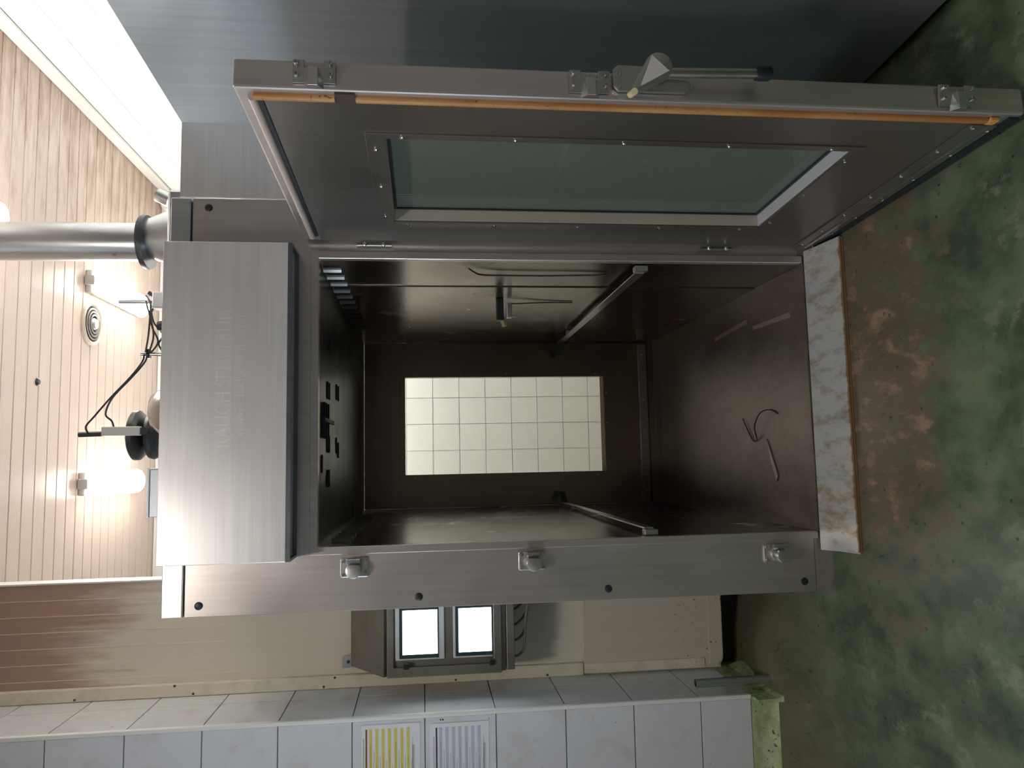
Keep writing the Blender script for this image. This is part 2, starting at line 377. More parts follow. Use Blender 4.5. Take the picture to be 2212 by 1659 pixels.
def rrect(u0, u1, v0, v1, radii, n=6):
    out = []
    for (cx, cyy, a0, r) in ((u1, v1, 0, radii[0]), (u0, v1, 90, radii[1]), (u0, v0, 180, radii[2]), (u1, v0, 270, radii[3])):
        sx = 1 if a0 in (0, 270) else -1; sy = 1 if a0 in (0, 90) else -1
        if r <= 0: out.append((cx, cyy)); continue
        for k in range(n+1):
            a = math.radians(a0 + 90*k/n); out.append((cx - sx*r + r*math.cos(a), cyy - sy*r + r*math.sin(a)))
    return out
kp = lab(MB().prism(rrect(-.715, -.24, .153, .842, (0, 0, .05, 0)), 1, .795, .8155).build('kick_panel', M_kick, wp, bevel=.003), 'pale protective sheet with a rounded lower corner')
MB().box(-.713, -.668, .789, .7955, .25, .838).build('border_strip', M_cladtrim, kp, bevel=.002)
MB().prism(rrect(-.70, -.24, .158, .225, (0, .0, .04, 0)), 1, .789, .7955).build('border_strip', M_kick, kp, bevel=.002)
scw, _ = MB().lathe([(.006, 0), (.006, .002), (.004, .005)], (0, 0, 0), (0, -1, 0), 10).mesh('screw', M_white, origin=Vector((0, 0, 0)))
for zz in (.30, .40, .60, .80): link('screw', scw, Vector((-.69, .789, zz)), kp)
MB().box(-.733, -.215, .93, .96, -.02, .2).build('shade_backing', plain('shade_backing_brown', (.035, .028, .02), .8), wp)  # added dark backing, keeps the gap under the partition in shade

# far wall, right wall, the walls behind the camera
wb = struct(MB().box(-3, 2.512, 3.342, 3.45, -.1, H+.016).build('wall_back', plain('pale_grout', (.80, .80, .76), .8))); lab(wb, 'white tiled far wall seen through the rear window')
tiles(wb, 1, 3.33, [-.9 + .214*k for k in range(16)], [.02 + .214*k for k in range(17)] + [3.575], M_tileb, -1, gap=.004,
      vis=lambda u, z: (-.1 < u < 1.4 and .2 < z < 2.2) or z > 2.9)
wr = struct(MB().box(2.512, 2.62, -5, 3.45, -.1, H+.016).build('wall_right', plain('grey_grout', (.30, .28, .26), .8))); lab(wr, 'brightly lit white tiled wall on the right above the steel cabinet')
tiles(wr, 0, 2.5, [3.33 - .206*k for k in range(22)], [.09 + .236*k for k in range(15)] + [3.58], M_tileb, -1 if False else -1, gap=.004, vis=lambda u, z: z > 2.3 and u > .2)
lab(struct(MB().box(2.478, 2.5, -5, 3.33, 3.58, H-.001).build('trim_2', M_white, bevel=.004)), 'white cornice strip along the right wall')
lab(struct(MB().box(-3, 2.478, 3.308, 3.33, 3.58, H-.001).build('trim_3', M_white, bevel=.004)), 'white cornice strip along the far wall')
M_plaster = plain('pale_wall', (.55, .55, .54), .4)
lab(struct(MB().box(-3, 2.62, -5.12, -5.0, -.1, H+.016).build('wall_front', plain('darkened_wall', (.22, .22, .21), .5))), 'unseen wall behind the photographer, darkened to dim the steel reflections')  # wall colour darkened so the steel reflects less light
ws = MB(); ws.box(-3.12, -3, -5.12, -2.85, -.1, H+.016); ws.box(-3.12, -3, -.95, 3.45, -.1, H+.016); ws.box(-3.12, -3, -2.85, -.95, -.1, 1.35); ws.box(-3.12, -3, -2.85, -.95, 2.55, H+.016)
lab(struct(ws.build('wall_side', M_plaster)), 'pale side wall with the daylight window')
wn = struct(MB().ring((-2.85, -.95, 1.35, 2.55), (-2.79, -1.01, 1.41, 2.49), 0, -3.09, -3.03).build('window_1', M_white)); lab(wn, 'white framed daylight window in the side wall')
MB().box(-3.065, -3.055, -2.79, -1.01, 1.41, 2.49).build('pane', M_winglass, wn)
MB().box(-3.08, -3.04, -1.92, -1.88, 1.41, 2.49).build('mullion', M_white, wn)

# ================================================================== CEILING FITTINGS
def lamp(x, y0, y1, label, group='fluorescent ceiling lights', mat=None):
    r = thing('ceiling_light', label, 'light', (x, (y0+y1)/2, H), group)
    MB().box(x-.07, x+.07, y0+.01, y1-.01, 3.615, H-.0005).build('housing', M_greybox, r, bevel=.008)
    poly = []
    for k in range(13):
        a = math.pi*k/12; poly.append((x+.08*math.cos(a), 3.617-.062*math.sin(a)))
    bm_ = MB(); L = y1-y0; N = 16; rows = []
    for i in range(N+1):
        yy = y0 + L*i/N; e = min(yy-y0, y1-yy)/.06; sc = math.sqrt(max(.0, 1-(1-min(e, 1))**2)) if e < 1 else 1
        sc = max(sc, .35); rows.append([(x+.083*math.cos(math.pi*k/12)*(.75+.25*sc), yy, 3.614-.062*math.sin(math.pi*k/12)*sc) for k in range(13)])
    vs = [p for rr in rows for p in rr]; fs = [(i*13+k, i*13+k+1, (i+1)*13+k+1, (i+1)*13+k) for i in range(N) for k in range(12)]
    fs += [tuple(range(13)), tuple(N*13+k for k in range(13))[::-1]] + [(i*13, (i+1)*13, (i+1)*13+12, i*13+12) for i in range(N)]
    bm_.add(vs, fs); bm_.build('diffuser', mat or M_diff, r, smooth=True)
    for yy in (y0-.012, y1-.02): MB().box(x-.03, x+.03, yy, yy+.032, 3.60, 3.655).build('end_clip', M_greybox, r, bevel=.004)
    return r
lamp(.205, 2.0, 2.86, 'glowing ceiling light straight above the pale aluminium box', mat=M_diffb)
lamp(1.455, 2.0, 2.86, 'glowing ceiling light beside the round ceiling vent', mat=M_diffb)
lamp(1.50, .14, .985, 'ceiling light at the top edge, half hidden behind the exhaust duct', mat=M_diffb)
lamp(-.3, -2.75, -1.9, 'ceiling light straight above the photographer', mat=M_difff)
v = thing('ceiling_vent', 'round ceiling vent with concentric dark rings', 'vent', (1.2, 2.11, H))
MB().lathe([(.137, 0), (.137, -.012), (.125, -.02), (.112, -.012), (.112, 0)], (1.2, 2.11, H), n=36).build('rim', plain('vent_rim', (.66, .58, .48), .4), v, smooth=True)
MB().lathe([(.112, -.001), (.112, -.004)], (1.2, 2.11, H), n=32).build('backing', M_slot, v)
for k, rr in enumerate((.095, .075, .055)):
    MB().lathe([(rr, -.004), (rr+.008, -.016-.004*k), (rr-.004, -.018-.004*k), (rr-.008, -.004)], (1.2, 2.11, H), n=32, caps=False).build('cone_ring', plain('vent_grey', (.22, .20, .19), .4, .5), v, smooth=True)
MB().lathe([(.034, -.004), (.038, -.02), (.03, -.034), (.0, -.04)], (1.2, 2.11, H), n=24).build('hub', M_galv, v, smooth=True)
tag(MB().lathe([(.022, 0), (.022, -.004), (.014, -.012), (.0, -.013)], (.77, 1.478, H), n=18).build('ceiling_hole', M_plug, smooth=True), 'black disc for a small dark hole in the ceiling planks', 'fitting')  # raised black disc stands in for a dark hole in the planks
tag(MB().lathe([(.062, 0), (.062, -.03), (.05, -.055), (.02, -.066), (0, -.067)], (2.385, 3.308, 3.60), (0, 1, 0), 24).build('wall_dome', M_white, smooth=True), 'small white round housing high in the far corner', 'housing')

# ================================================================== STEEL CABINET ON THE RIGHT
cab = thing('steel_cabinet', 'tall bluish stainless steel cabinet to the right of the open door', 'cabinet', (1.95, -.4, 0))
lab(MB().prism([(1.586, -.0005), (1.652, -.875), (1.66, -.875), (1.596, .01)], 2, .012, 2.478).build('side_panel', M_blue, cab), 'bluish brushed steel side sheet')
lab(MB().box(1.299, 1.5955, .0, .012, .012, 2.478).build('filler_panel', M_hood, cab), 'grey filler sheet facing the room')
MB().prism([(1.602, .013), (1.66, -.86), (2.49, -.86), (2.49, 1.2), (1.602, 1.2)], 2, .012, 2.47).build('body', M_blue, cab)
MB().box(1.668, 2.49, -.905, -.865, .03, 2.47).build('dark_end_face', M_smoke, cab, bevel=.004)  # dark steel stands in for the shade past the cabinet's near corner
MB().box(1.655, 1.70, -.90, .9, .0, .0115).build('base_rail', M_dark, cab)

# ================================================================== SMOKEHOUSE
sm = thing('smokehouse', 'large stainless steel walk-in smokehouse with its door open', 'smokehouse', (.532, 1.0, 0))
part = lambda bld, name, mat, par=sm, **k: bld.build(name, mat, par, **k)
OP = (0, 1.068, .06, 1.971)
lab(part(MB().prism([(-.23, .077), (-.002, .077), (-.002, 1.973), (1.07, 1.973), (1.07, .077), (1.294, .077), (1.294, 2.431), (-.23, 2.431)], 1, 0, .03), 'front_panel', M_steel, bevel=.002, seg=1), 'brushed steel front with the doorway')
part(MB().prism([(-.028, .062), (0, .062), (0, 1.971), (1.068, 1.971), (1.068, .062), (1.097, .062), (1.097, 2.0), (-.028, 2.0)], 1, -.008, .028), 'door_surround', M_steel, bevel=.0015, seg=1)
part(MB().box(-.23, 1.294, -.004, .03, 2.437, 2.508), 'top_cap', M_galv, bevel=.003)
part(MB().box(-.226, 1.288, .006, .06, -.02, .0205), 'plinth_base', M_dark)
for xa, xb in ((-.226, -.003), (1.071, 1.288)): part(MB().box(xa, xb, .004, .06, -.02, .0765), 'plinth', steel('plinth_steel', (.34, .29, .25), (.42, .37, .32), (.35, .55), (3, 20, 20), 0, ((6, 6, 9), (.13, .08, .05), .5, .7), metal=.5), bevel=.003)
part(MB().box(-.23, -.007, .031, 2.13, .0, 2.43), 'side_wall', M_blue)
part(MB().box(1.075, 1.294, .031, 2.13, .0, 2.43), 'side_wall', M_blue)
part(MB().box(-.23, 1.294, .031, 2.13, 2.432, 2.505), 'roof', M_galv)
part(MB().box(-.006, 1.074, .031, 2.13, 1.99, 2.43), 'ceiling_duct', M_blue)
lab(part(MB().box(-.006, 0, .0285, 2.05, .0585, 1.989), 'lining_sheet', M_smoke), 'smoke-browned inner wall sheet')
part(MB().box(1.068, 1.0745, .0285, .434, .0585, 1.989), 'lining_sheet', M_smoke)
part(MB().prism([(1.0635, .437), (1.0745, .437), (1.0745, 2.05), (1.068, 2.05)], 2, .0585, 1.989), 'lining_sheet', M_smoke, bevel=.002)
lab(part(MB().box(0, 1.068, .0285, 2.05, 1.98, 1.989), 'ceiling_sheet', steel('dark_lining', (.07, .075, .08), (.11, .11, .11), (.25, .45), (40, 40, 3))), 'dark inner ceiling')  # ceiling sheet coloured darker than the wall lining
fl = lab(part(MB().box(-.001, 1.069, -.004, 2.06, .022, .06), 'inner_floor', M_smokefl, bevel=.003), 'brown grimy steel floor inside')
rg = MB(); rg.prism([(.356, .386), (.372, .392), (.30, .352), (.21, .300), (.183, .316), (.27, .36)], 2, .0595, .066)
lab(rg.build('floor_dent', steel('worn_bright', (.32, .30, .28), (.4, .37, .33), (.3, .5)), fl, bevel=.002), 'bright scuffed ridge')
for (a, bq) in (((.93, .55), (.905, .95)), ((.88, .12), (.885, .48))):
    MB().prism([(a[0]-.01, a[1]), (a[0]+.012, a[1]), (bq[0]+.012, bq[1]), (bq[0]-.008, bq[1])], 2, .0595, .0625).build('wear_strip', plain('pale_wear', (.20, .15, .10), .5), fl)
# hood
hood = lab(part(MB().box(-.031, 1.086, -.15, -.0055, 2.058, 2.482), 'hood', M_hood, bevel=.0025), 'projecting brushed steel hood with faint lettering')
MB().ring((-.031, 1.086, -.149, -.0055), (-.022, 1.077, -.141, -.013), 2, 2.044, 2.0575).build('hood_lip', steel('lip_steel', (.22, .25, .28), (.3, .32, .35)), hood)
M_ink = plain('etched_letter', (.70, .65, .63), .45, .6)
def lettering(txt, x0, x1, z0, z1, y, par, name):
    cu = bpy.data.curves.new(name, 'FONT'); cu.body = txt; cu.size = 1; cu.extrude = .004
    to = bpy.data.objects.new(name, cu); COL.objects.link(to); bpy.context.view_layer.update()
    me = bpy.data.meshes.new_from_object(to.evaluated_get(bpy.context.evaluated_depsgraph_get())); bpy.data.objects.remove(to)
    xs = [q.co.x for q in me.vertices]; ys = [q.co.y for q in me.vertices]; a, c_, bq, d = min(xs), max(xs), min(ys), max(ys)
    for q in me.vertices: q.co = Vector(((q.co.x-a)/(c_-a)*(x1-x0), -.0006 if q.co.z > 0 else .0003, (q.co.y-bq)/(d-bq)*(z1-z0)))
    me.materials.clear(); me.materials.append(M_ink)
    return link(name, me, Vector((x0, y, z0)), par)
lab(lettering('RAUCH SPEKTRUM', .365, .849, 2.247, 2.299, -.15, hood, 'lettering'), 'faint capital letters reading RAUCH SPEKTRUM')
lab(lettering('www.rauchspektrum.sk', .401, .841, 2.192, 2.232, -.15, hood, 'lettering'), 'faint web address www.rauchspektrum.sk')
# plugs
pg, _ = MB().lathe([(.0145, 0), (.0145, .0015), (.012, .003), (0, .0032)], (0, 0, 0), (0, -1, 0), 20).mesh('plug', M_plug, smooth=True, origin=Vector((0, 0, 0)))
for p in ((-.191, 2.382), (-.19, 1.609), (-.189, .902), (-.191, .125), (1.258, 2.374)): link('plug', pg, Vector((p[0], 0, p[1])), sm)
# latch rollers on the left post
sc6, _ = MB().lathe([(.0065, 0), (.0065, .004), (.0058, .006), (.0035, .006), (.0032, .002)], (0, 0, 0), (0, -1, 0), 14).mesh('screw', M_chrome, smooth=True, origin=Vector((0, 0, 0)))
for (cx, cz, dz) in ((-.076, 1.84, .0), (-.074, 1.19, -.002), (-.078, .236, -.010)):
    pts = rrect(cx-.034, cx+.034, cz-.05, cz+.05, (.006,)*4, 3)
    pt = lab(part(MB().prism(pts, 1, -.008, -.0003), 'latch_catch', M_cast, bevel=.0015), 'cast latch catch')
    poly = []
    for k in range(29):
        a = math.radians(42 + 276*k/28); poly.append((cx-.006 + .027*math.cos(a), cz+dz + .027*math.sin(a)))
    MB().prism(poly, 1, -.056, -.0085).build('catch_boss', M_cast, pt, bevel=.0012, smooth=True)
    MB().cyl((cx+.026, -.03, cz-.022), (cx+.026, -.03, cz+.022), .010, 16).build('roller', M_galv, pt, smooth=True)
    for sx in (-.024, .0235):
        for sz in (-.039, .039): link('screw', sc6, Vector((cx+sx, -.008, cz+sz)), pt)
# inner fittings
fin_q = MB(); fin_q.prism([(0, 0), (0, .02), (.006, .012), (.015, .003), (.015, 0)], 2, 0, .07)
fin, _ = fin_q.mesh('air_louvre', M_door, origin=Vector((0, 0, 0)))
for k in range(12):
    yy = .14 + .118*k
    link('air_louvre', fin, Vector((1.0675 - .003*(k > 2), yy + .012, 1.905)), sm, Matrix.Rotation(math.pi, 3, 'Z'))
    link('air_louvre', fin, Vector((.0005, yy, 1.87)), sm)
for sgn, xx in ((1, 1.038), (-1, .026)):
    part(MB().box(xx-.003, xx+.003, .06, 1.86, .70, .738), 'guide_rail', M_galv, bevel=.001)
    part(MB().box(*(sorted((xx+.0035*sgn, 1.0625 if sgn > 0 else .0005))), .035, .075, .69, .742), 'rail_bracket', M_cast, bevel=.002)
    part(MB().box(*(sorted((xx+.0035*sgn, 1.0625 if sgn > 0 else .0005))), 1.55, 1.58, .70, .738), 'rail_bracket', M_cast, bevel=.002)
    q = MB(); q.prism([(xx-.003*sgn, 1.862), (xx+.003*sgn, 1.862), (xx-.06*sgn, 1.955), (xx-.066*sgn, 1.95)], 2, .70, .738); part(q, 'rail_end', M_galv)
for (yy, xs) in ((.15, (.30,)), (.31, (.24, .38, .60, .80)), (.37, (.24, .38, .60, .80)), (.62, (.38, .62)), (.70, (.36, .62))):
    for xx in xs: part(MB().box(xx-.035, xx+.035, yy-.006, yy+.006, 1.974, 1.9798), 'ceiling_slot', M_slot)
part(MB().box(.462, .478, .12, .42, 1.962, 1.97), 'hanging_bar', M_slot)
for yy in (.16, .22, .28): part(MB().box(.40, .54, yy, yy+.008, 1.966, 1.9795), 'cross_bar', M_slot)
ph = part(MB().box(.962, 1.0635, .675, .72, 1.205, 1.238), 'probe_holder', M_dark, bevel=.003)
MB().box(.975, 1.045, .68, .715, 1.165, 1.19).build('clamp', M_cast, ph, bevel=.003); MB().cyl((.968, .70, 1.21), (.935, .70, 1.20), .012, 14).build('tip', plain('green_tip', (.34, .36, .16), .4), ph)
MB().tube([(1.045, .70, 1.17), (1.05, .72, 1.12), (1.058, .73, 1.0), (1.06, .74, .86)], .003).build('probe_lead', M_cable, ph)
# rear door
rd = lab(part(MB().ring((.004, 1.064, .10, 1.965), (.215, .84, .405, 1.708), 1, 2.052, 2.12), 'rear_door', M_smoke, bevel=.003), 'smoke-browned rear door with a tall window')
fr = MB().ring((.176, .876, .370, 1.742), (.214, .841, .404, 1.709), 1, 2.046, 2.0515).build('window_frame', M_smoke, rd, bevel=.001)
MB().box(.2155, .8395, 2.098, 2.106, .4055, 1.7075).build('window_pane', M_glass, rd)
lab(MB().prism([(2.0525, .4055), (2.097, .4055), (2.097, .418)], 0, .2155, .8395).build('sill', plain('sill_tan', (.52, .36, .24), .5), rd), 'tan window sill')
MB().box(.02, 1.05, 2.040, 2.0515, .112, .165).build('bottom_strip', M_door, rd, bevel=.002)
sc4, _ = MB().lathe([(.006, 0), (.006, .003), (.003, .006)], (0, 0, 0), (0, -1, 0), 10).mesh('screw', M_cast, origin=Vector((0, 0, 0)))
for zz in (.46, .75, 1.05, 1.35, 1.65):
    for xx in (.195, .858): link('screw', sc4, Vector((xx, 2.046, zz)), rd)
for xx in (.33, .53, .73):
    for zz in (.387, 1.726): link('screw', sc4, Vector((xx, 2.046, zz)), rd)
for k in range(7): link('screw', sc4, Vector((.08+.15*k, 2.04, .138)), rd)
part(MB().ring((-.006, 1.0745, .05, 1.9895), (.002, 1.066, .098, 1.968), 1, 2.0505, 2.13), 'rear_frame', M_smoke)

# ---------------------------------------------------------------- open front door
Hn = Vector((1.13, -.03, 0)); Fr = Vector((1.184, -1.095, 0)); es = (Fr-Hn).normalized(); en = Vector((-es.y, es.x, 0)); DL = (Fr-Hn).length
DM = Matrix.Identity(4)
for i in range(3): DM[i][0] = es[i]; DM[i][1] = en[i]; DM[i][2] = (0, 0, 1)[i]
DM.translation = Hn                                   # local: s from hinge to free edge, n outward, z
D = lambda: MB(DM)
door = lab(D().ring((.004, DL, -.003, 2.022), (.215, .838, .350, 1.68), 1, 0, .073).build('door', M_steel, sm, bevel=.006), 'open insulated door leaf with a tall window')
drot = DM.to_3x3()
lab(D().ring((.012, 1.014, .03, 1.958), (.214, .839, .349, 1.681), 1, -.0022, -.0002).build('inner_sheet', M_door, door), 'smoke-browned inner sheet')
lab(D().ring((.188, .866, .322, 1.733), (.214, .839, .349, 1.681), 1, -.0068, -.0024).build('window_frame', M_door, door, bevel=.001), 'screwed flange round the window')
D().box(.2155, .8375, .046, .052, .3505, 1.6795).build('window_pane', M_doorglass, door)
lab(D().box(.2155, .8375, .002, .0455, .3503, .3545).build('sill', plain('toplit_sill', (.55, .55, .56), .45, .2), door), 'lower sill of the window, coloured pale for light from above')  # light from above is put into the sill's pale colour
D().box(.2155, .2195, .002, .0455, .355, 1.679).build('reveal', steel('tan_reveal', (.50, .42, .34), (.56, .48, .4), (.4, .55), (9, 9, 2), metal=.4), door)
D().ring((.2196, .8374, .3546, 1.6794), (.228, .829, .363, 1.671), 1, .0405, .0455).build('glazing_gasket', M_dark, door)
bolt, _ = MB().lathe([(.0065, 0), (.006, .004), (.003, .0065), (0, .007)], (0, 0, 0), (0, -1, 0), 12).mesh('screw', M_chrome, smooth=True, origin=Vector((0, 0, 0)))
def dscrew(s_, z_, n_=-.0068): link('screw', bolt, DM @ Vector((s_, n_, z_)), door, drot)
for zz in (1.635, 1.33, 1.028, .725, .42):
    dscrew(.853, zz); dscrew(.202, zz)
for s_ in (.777, .527, .277): dscrew(s_, 1.708); dscrew(s_, .336)
# perimeter seal: orange along the free edge (torn near the top), pale along the top
lab(D().lathe([(.0105, 0), (.0105, 1.655)], (1.034, -.003, .085), (0, 0, 1), 12).build('seal', M_orange, door, smooth=True), 'orange-brown rubber seal')
D().lathe([(.0105, 0), (.0105, .19)], (1.034, -.003, 1.79), (0, 0, 1), 12).build('seal', M_orange, door, smooth=True)
lab(D().box(1.016, 1.058, -.006, -.0003, 1.741, 1.789).build('seal_patch', M_tape, door), 'dark grimy tear in the seal')
lab(D().lathe([(.0105, 0), (.0105, .985)], (.045, -.003, 1.985), (1, 0, 0), 12).build('seal', M_pinkseal, door, smooth=True), 'pale seal along the top')
lab(D().box(.06, 1.02, -.006, -.0003, 1.962, 1.972).build('seal_channel', M_dark, door), 'black channel under the top seal')
lab(D().box(1.022, 1.05, -.012, -.0003, .055, .083).build('seal_corner', plain('torn_orange', (.55, .26, .06), .5), door, bevel=.004), 'torn orange seal corner')
lab(D().box(.014, 1.012, -.0075, -.0024, .032, .112).build('sweep_strip', M_door, door, bevel=.001), 'screwed bottom strip')
D().box(.014, 1.012, -.0125, -.0078, .062, .072).build('sweep_fold', M_galv, door)
D().box(.02, 1.05, -.008, -.0003, .0, .0295).build('rubber_sweep', M_dark, door)
for s_ in (1.005, .857, .686, .522, .36, .201, .05):
    dscrew(min(s_, 1.0), .098, -.0075); dscrew(s_-.018, .045, -.0075)
# hinges
for zz in (1.70, .36):
    hg = lab(part(MB().cyl((1.118, -.022, zz), (1.118, -.022, zz+.13), .007, 14), 'hinge', M_door, smooth=True), 'door hinge barrel')
    for q in (.03, .10): MB().lathe([(.008, 0), (.008, .007), (.004, .01)], (1.116, -.031, zz+q), (0, -1, 0), 10).build('bolt', M_cast, hg, smooth=True)
# strike plates and handle on the free edge; local: e across the edge, m towards the room, z
Ee = (Vector((1.257, -1.1, 0))-Fr).normalized(); Em = Vector((Ee.y, -Ee.x, 0)); EM = Matrix.Identity(4)
for i in range(3): EM[i][0] = Ee[i]; EM[i][1] = Em[i]; EM[i][2] = (0, 0, 1)[i]
EM.translation = Fr + Em*.0005
Eb = lambda: MB(EM)
# screw mesh points along -Y; turn it so that it points along +m
erot = EM.to_3x3() @ Matrix.Rotation(math.pi, 3, 'X')
sock, _ = MB().lathe([(.0062, 0), (.0062, .010), (.0052, .012), (.0032, .012), (.003, .006)], (0, 0, 0), (0, -1, 0), 14).mesh('screw', M_chrome, smooth=True, origin=Vector((0, 0, 0)))
for zc in (1.834, 1.171, .195):
    q = Eb(); q.prism([(.012, zc-.05), (.068, zc-.05), (.068, zc-.022), (.05, zc-.022), (.05, zc+.022), (.068, zc+.022), (.068, zc+.05), (.012, zc+.05)], 1, .0005, .006)
    sp_o = lab(q.build('strike_plate', M_cast, door, bevel=.001), 'steel strike plate')
    q = Eb(); q.add([(.046, .006, zc-.013), (.046, .006, zc+.013), (-.002, .006, zc+.024), (-.002, .006, zc-.024),
                     (.046, .022, zc-.011), (.046, .022, zc+.011), (-.002, .030, zc+.011), (-.002, .030, zc-.011)],
                    [(0, 3, 2, 1), (4, 5, 6, 7), (0, 1, 5, 4), (1, 2, 6, 5), (2, 3, 7, 6), (3, 0, 4, 7)])
    q.build('strike_hook', M_cast, sp_o, bevel=.0008, seg=1)
    for ee in (.030, .058):
        for dz in (-.039, .040): link('screw', sock, EM @ Vector((ee, .006, zc+dz)), sp_o, erot)
hp = rrect(.018, .083, 1.0, 1.112, (.012, .012, .004, .004), 4)
pl_ = [(.018, .93), (.026, .918), (.044, .915), (.052, .925), (.056, .99), (.083, 1.02), (.083, 1.10), (.073, 1.112), (.030, 1.112), (.018, 1.10)]
hb = lab(Eb().prism(pl_, 1, .0005, .010).build('handle_plate', M_cast, door, bevel=.002), 'cast base plate of the door handle')
for (ee, zz) in ((.032, 1.098), (.062, 1.098)):
    Eb().lathe([(.008, .010), (.008, .0108), (.005, .0112), (.0, .0104)], (ee, 0, zz), (0, 1, 0), 14).build('plate_screw', M_cast, hb)
poly = []
for k in range(19):
    a = math.radians(-60 + 190*k/18); poly.append((.066 + .034*math.cos(a), 1.008 - .034*math.sin(a)))
for k in range(7):
    a = math.radians(132 + 170*k/6); poly.append((.010 + .009*math.cos(a), 1.066 - .009*math.sin(a)))
hubm = lab(Eb().prism([(p[0], p[1]) for p in poly], 1, .018, .05).build('handle_cam', M_cast, hb, bevel=.002, smooth=True), 'teardrop cam of the handle')
Eb().cyl((.05, .008, 1.01), (.05, .019, 1.01), .018, 18).build('handle_hub', M_galv, hb)
Eb().prism([(.014, 1.056), (.055, .983), (.092, 1.026)], 1, .0505, .0515).build('cam_face', plain('glint_face', (.80, .74, .71), .5, .35), hb)  # pale triangle paints the bright reflection on the cam
Eb().cyl((.005, .022, 1.073), (-.004, .062, 1.074), .0085, 16).build('cam_roller', M_yellowpl, hb, smooth=True)
Eb().cyl((.056, .036, .99), (.060, .042, .758), .0125, 18).build('lever', steel('lever_tube', (.45, .43, .38), (.55, .52, .46)), hb, smooth=True)
Eb().lathe([(.0165, 0), (.0175, .01), (.0175, .034), (.014, .04)], (.0600, .042, .76), (.017, .02, -1), 18).build('lever_cap', M_dark, hb, smooth=True)

# threshold ramp
rp = MB(); rp.add([(-.072, -.012, .050), (1.114, -.012, .050), (1.122, -.205, .006), (-.062, -.205, .006), (-.072, -.012, .058), (1.114, -.012, .058), (1.122, -.205, .014), (-.062, -.205, .014)],
                  [(0, 3, 2, 1), (4, 5, 6, 7), (0, 1, 5, 4), (1, 2, 6, 5), (2, 3, 7, 6), (3, 0, 4, 7)])
ramp = thing('threshold_ramp', 'rust-stained pale steel ramp at the smokehouse doorway', 'ramp', (.52, -.1, 0))
rp.build('ramp_sheet', M_ramp, ramp, bevel=.002)
q = MB()
for xx in (-.068, .5, 1.106): q.add([(xx, -.012, 0), (xx+.012, -.012, 0), (xx+.012, -.20, 0), (xx, -.20, 0), (xx, -.012, .0495), (xx+.012, -.012, .0495), (xx+.012, -.20, .0065), (xx, -.20, .0065)], [(0, 1, 2, 3), (4, 7, 6, 5), (0, 4, 5, 1), (1, 5, 6, 2), (2, 6, 7, 3), (3, 7, 4, 0)])
q.build('ramp_support', M_ramp, ramp)
MB().box(-.066, 1.12, -.2045, -.2015, .0, .0055).build('ramp_lip', plain('rusted_edge', (.22, .11, .04), .7), ramp)
# loose wires
tag(MB().tube([(.473, .629, .068), (.40, .57, .066), (.365, .525, .066), (.372, .49, .066), (.43, .455, .09), (.487, .40, .085), (.497, .34, .068), (.476, .27, .066)], .0028).build('wire_scrap', M_cable, smooth=True), 'bent scrap of black wire lying on the inner floor', 'wire')
tag(MB().tube([(1.055, .074, 1.405), (1.052, .11, 1.385), (1.052, .16, 1.355), (1.054, .18, 1.30), (1.056, .19, 1.19), (1.056, .19, 1.08), (1.058, .187, .95), (1.060, .187, .82)], .0035).build('hanging_wire', M_cable, smooth=True), 'black wire hanging down the inner right wall', 'wire')

# ================================================================== ON THE SMOKEHOUSE ROOF
RZ = 2.5055
ex = thing('exhaust_duct', 'round galvanised exhaust duct rising to the ceiling', 'duct', (1.235, .35, RZ))
MB().cyl((1.223, .35, 2.735), (1.223, .35, H+.012), .079, 32).build('pipe', M_galv, ex, smooth=True)
MB().lathe([(.08, 0), (.110, .004), (.112, .014), (.110, .026), (.08, .03)], (1.224, .35, 2.70), n=32).build('flange', plain('dark_flange', (.06, .06, .065), .4, .4), ex, smooth=True)
MB().lathe([(.12, 0), (.12, .02), (.084, .11), (.084, .12)], (1.24, .35, 2.585), n=28).build('reducer', M_galv, ex, smooth=True)
MB().box(1.11, 1.40, .2, .5, RZ, 2.59).build('collar', M_galv, ex, bevel=.012)
lab(MB().cyl((1.385, .3, 2.61), (1.41, .3, 2.66), .028, 16).build('cleanout_cap', M_galv, ex, smooth=True), 'small inspection cap')
da = thing('damper_actuator', 'black stacked discs with an upright grey bar on the roof', 'actuator', (.44, .66, RZ))
MB().lathe([(.06, 0), (.095, .02), (.108, .05), (.104, .065), (.05, .072)], (.442, .68, 2.725), n=32).build('disc', M_dark, da, smooth=True)
MB().lathe([(.05, 0), (.092, .012), (.110, .03), (.110, .05), (.102, .056), (.0, .058)], (.442, .68, 2.808), n=32).build('disc', M_dark, da, smooth=True)
MB().cyl((.442, .68, RZ), (.442, .68, 2.79), .05, 24).build('shaft', M_greybox, da, smooth=True)
MB().box(.436, .475, .535, .568, 2.79, 2.945).build('actuator_bar', plain('pale_grey_plastic', (.52, .50, .46), .5), da, bevel=.004)
MB().box(.44, .47, .545, .69, 2.762, 2.7895).build('actuator_arm', M_dark, da)
MB().cyl((.446, .552, 2.9455), (.444, .552, 3.04), .0115, 14).build('rod', M_cable, da, smooth=True)
tag(MB().lathe([(.108, 0), (.108, .12), (.10, .16), (.072, .195), (.03, .211), (0, .213)], (.53, .44, RZ), n=32).build('vent_cowl', M_chrome, smooth=True), 'shiny domed steel cowl next to the black discs', 'cowl')
ab = thing('aluminium_box', 'pale aluminium box standing on the left of the roof', 'box', (.187, .65, RZ))
MB().box(.085, .292, .6, .72, RZ, 2.765).build('box_body', M_alu, ab, bevel=.004); MB().box(.081, .296, .597, .723, 2.7655, 2.775).build('box_lid', M_alu, ab, bevel=.002)
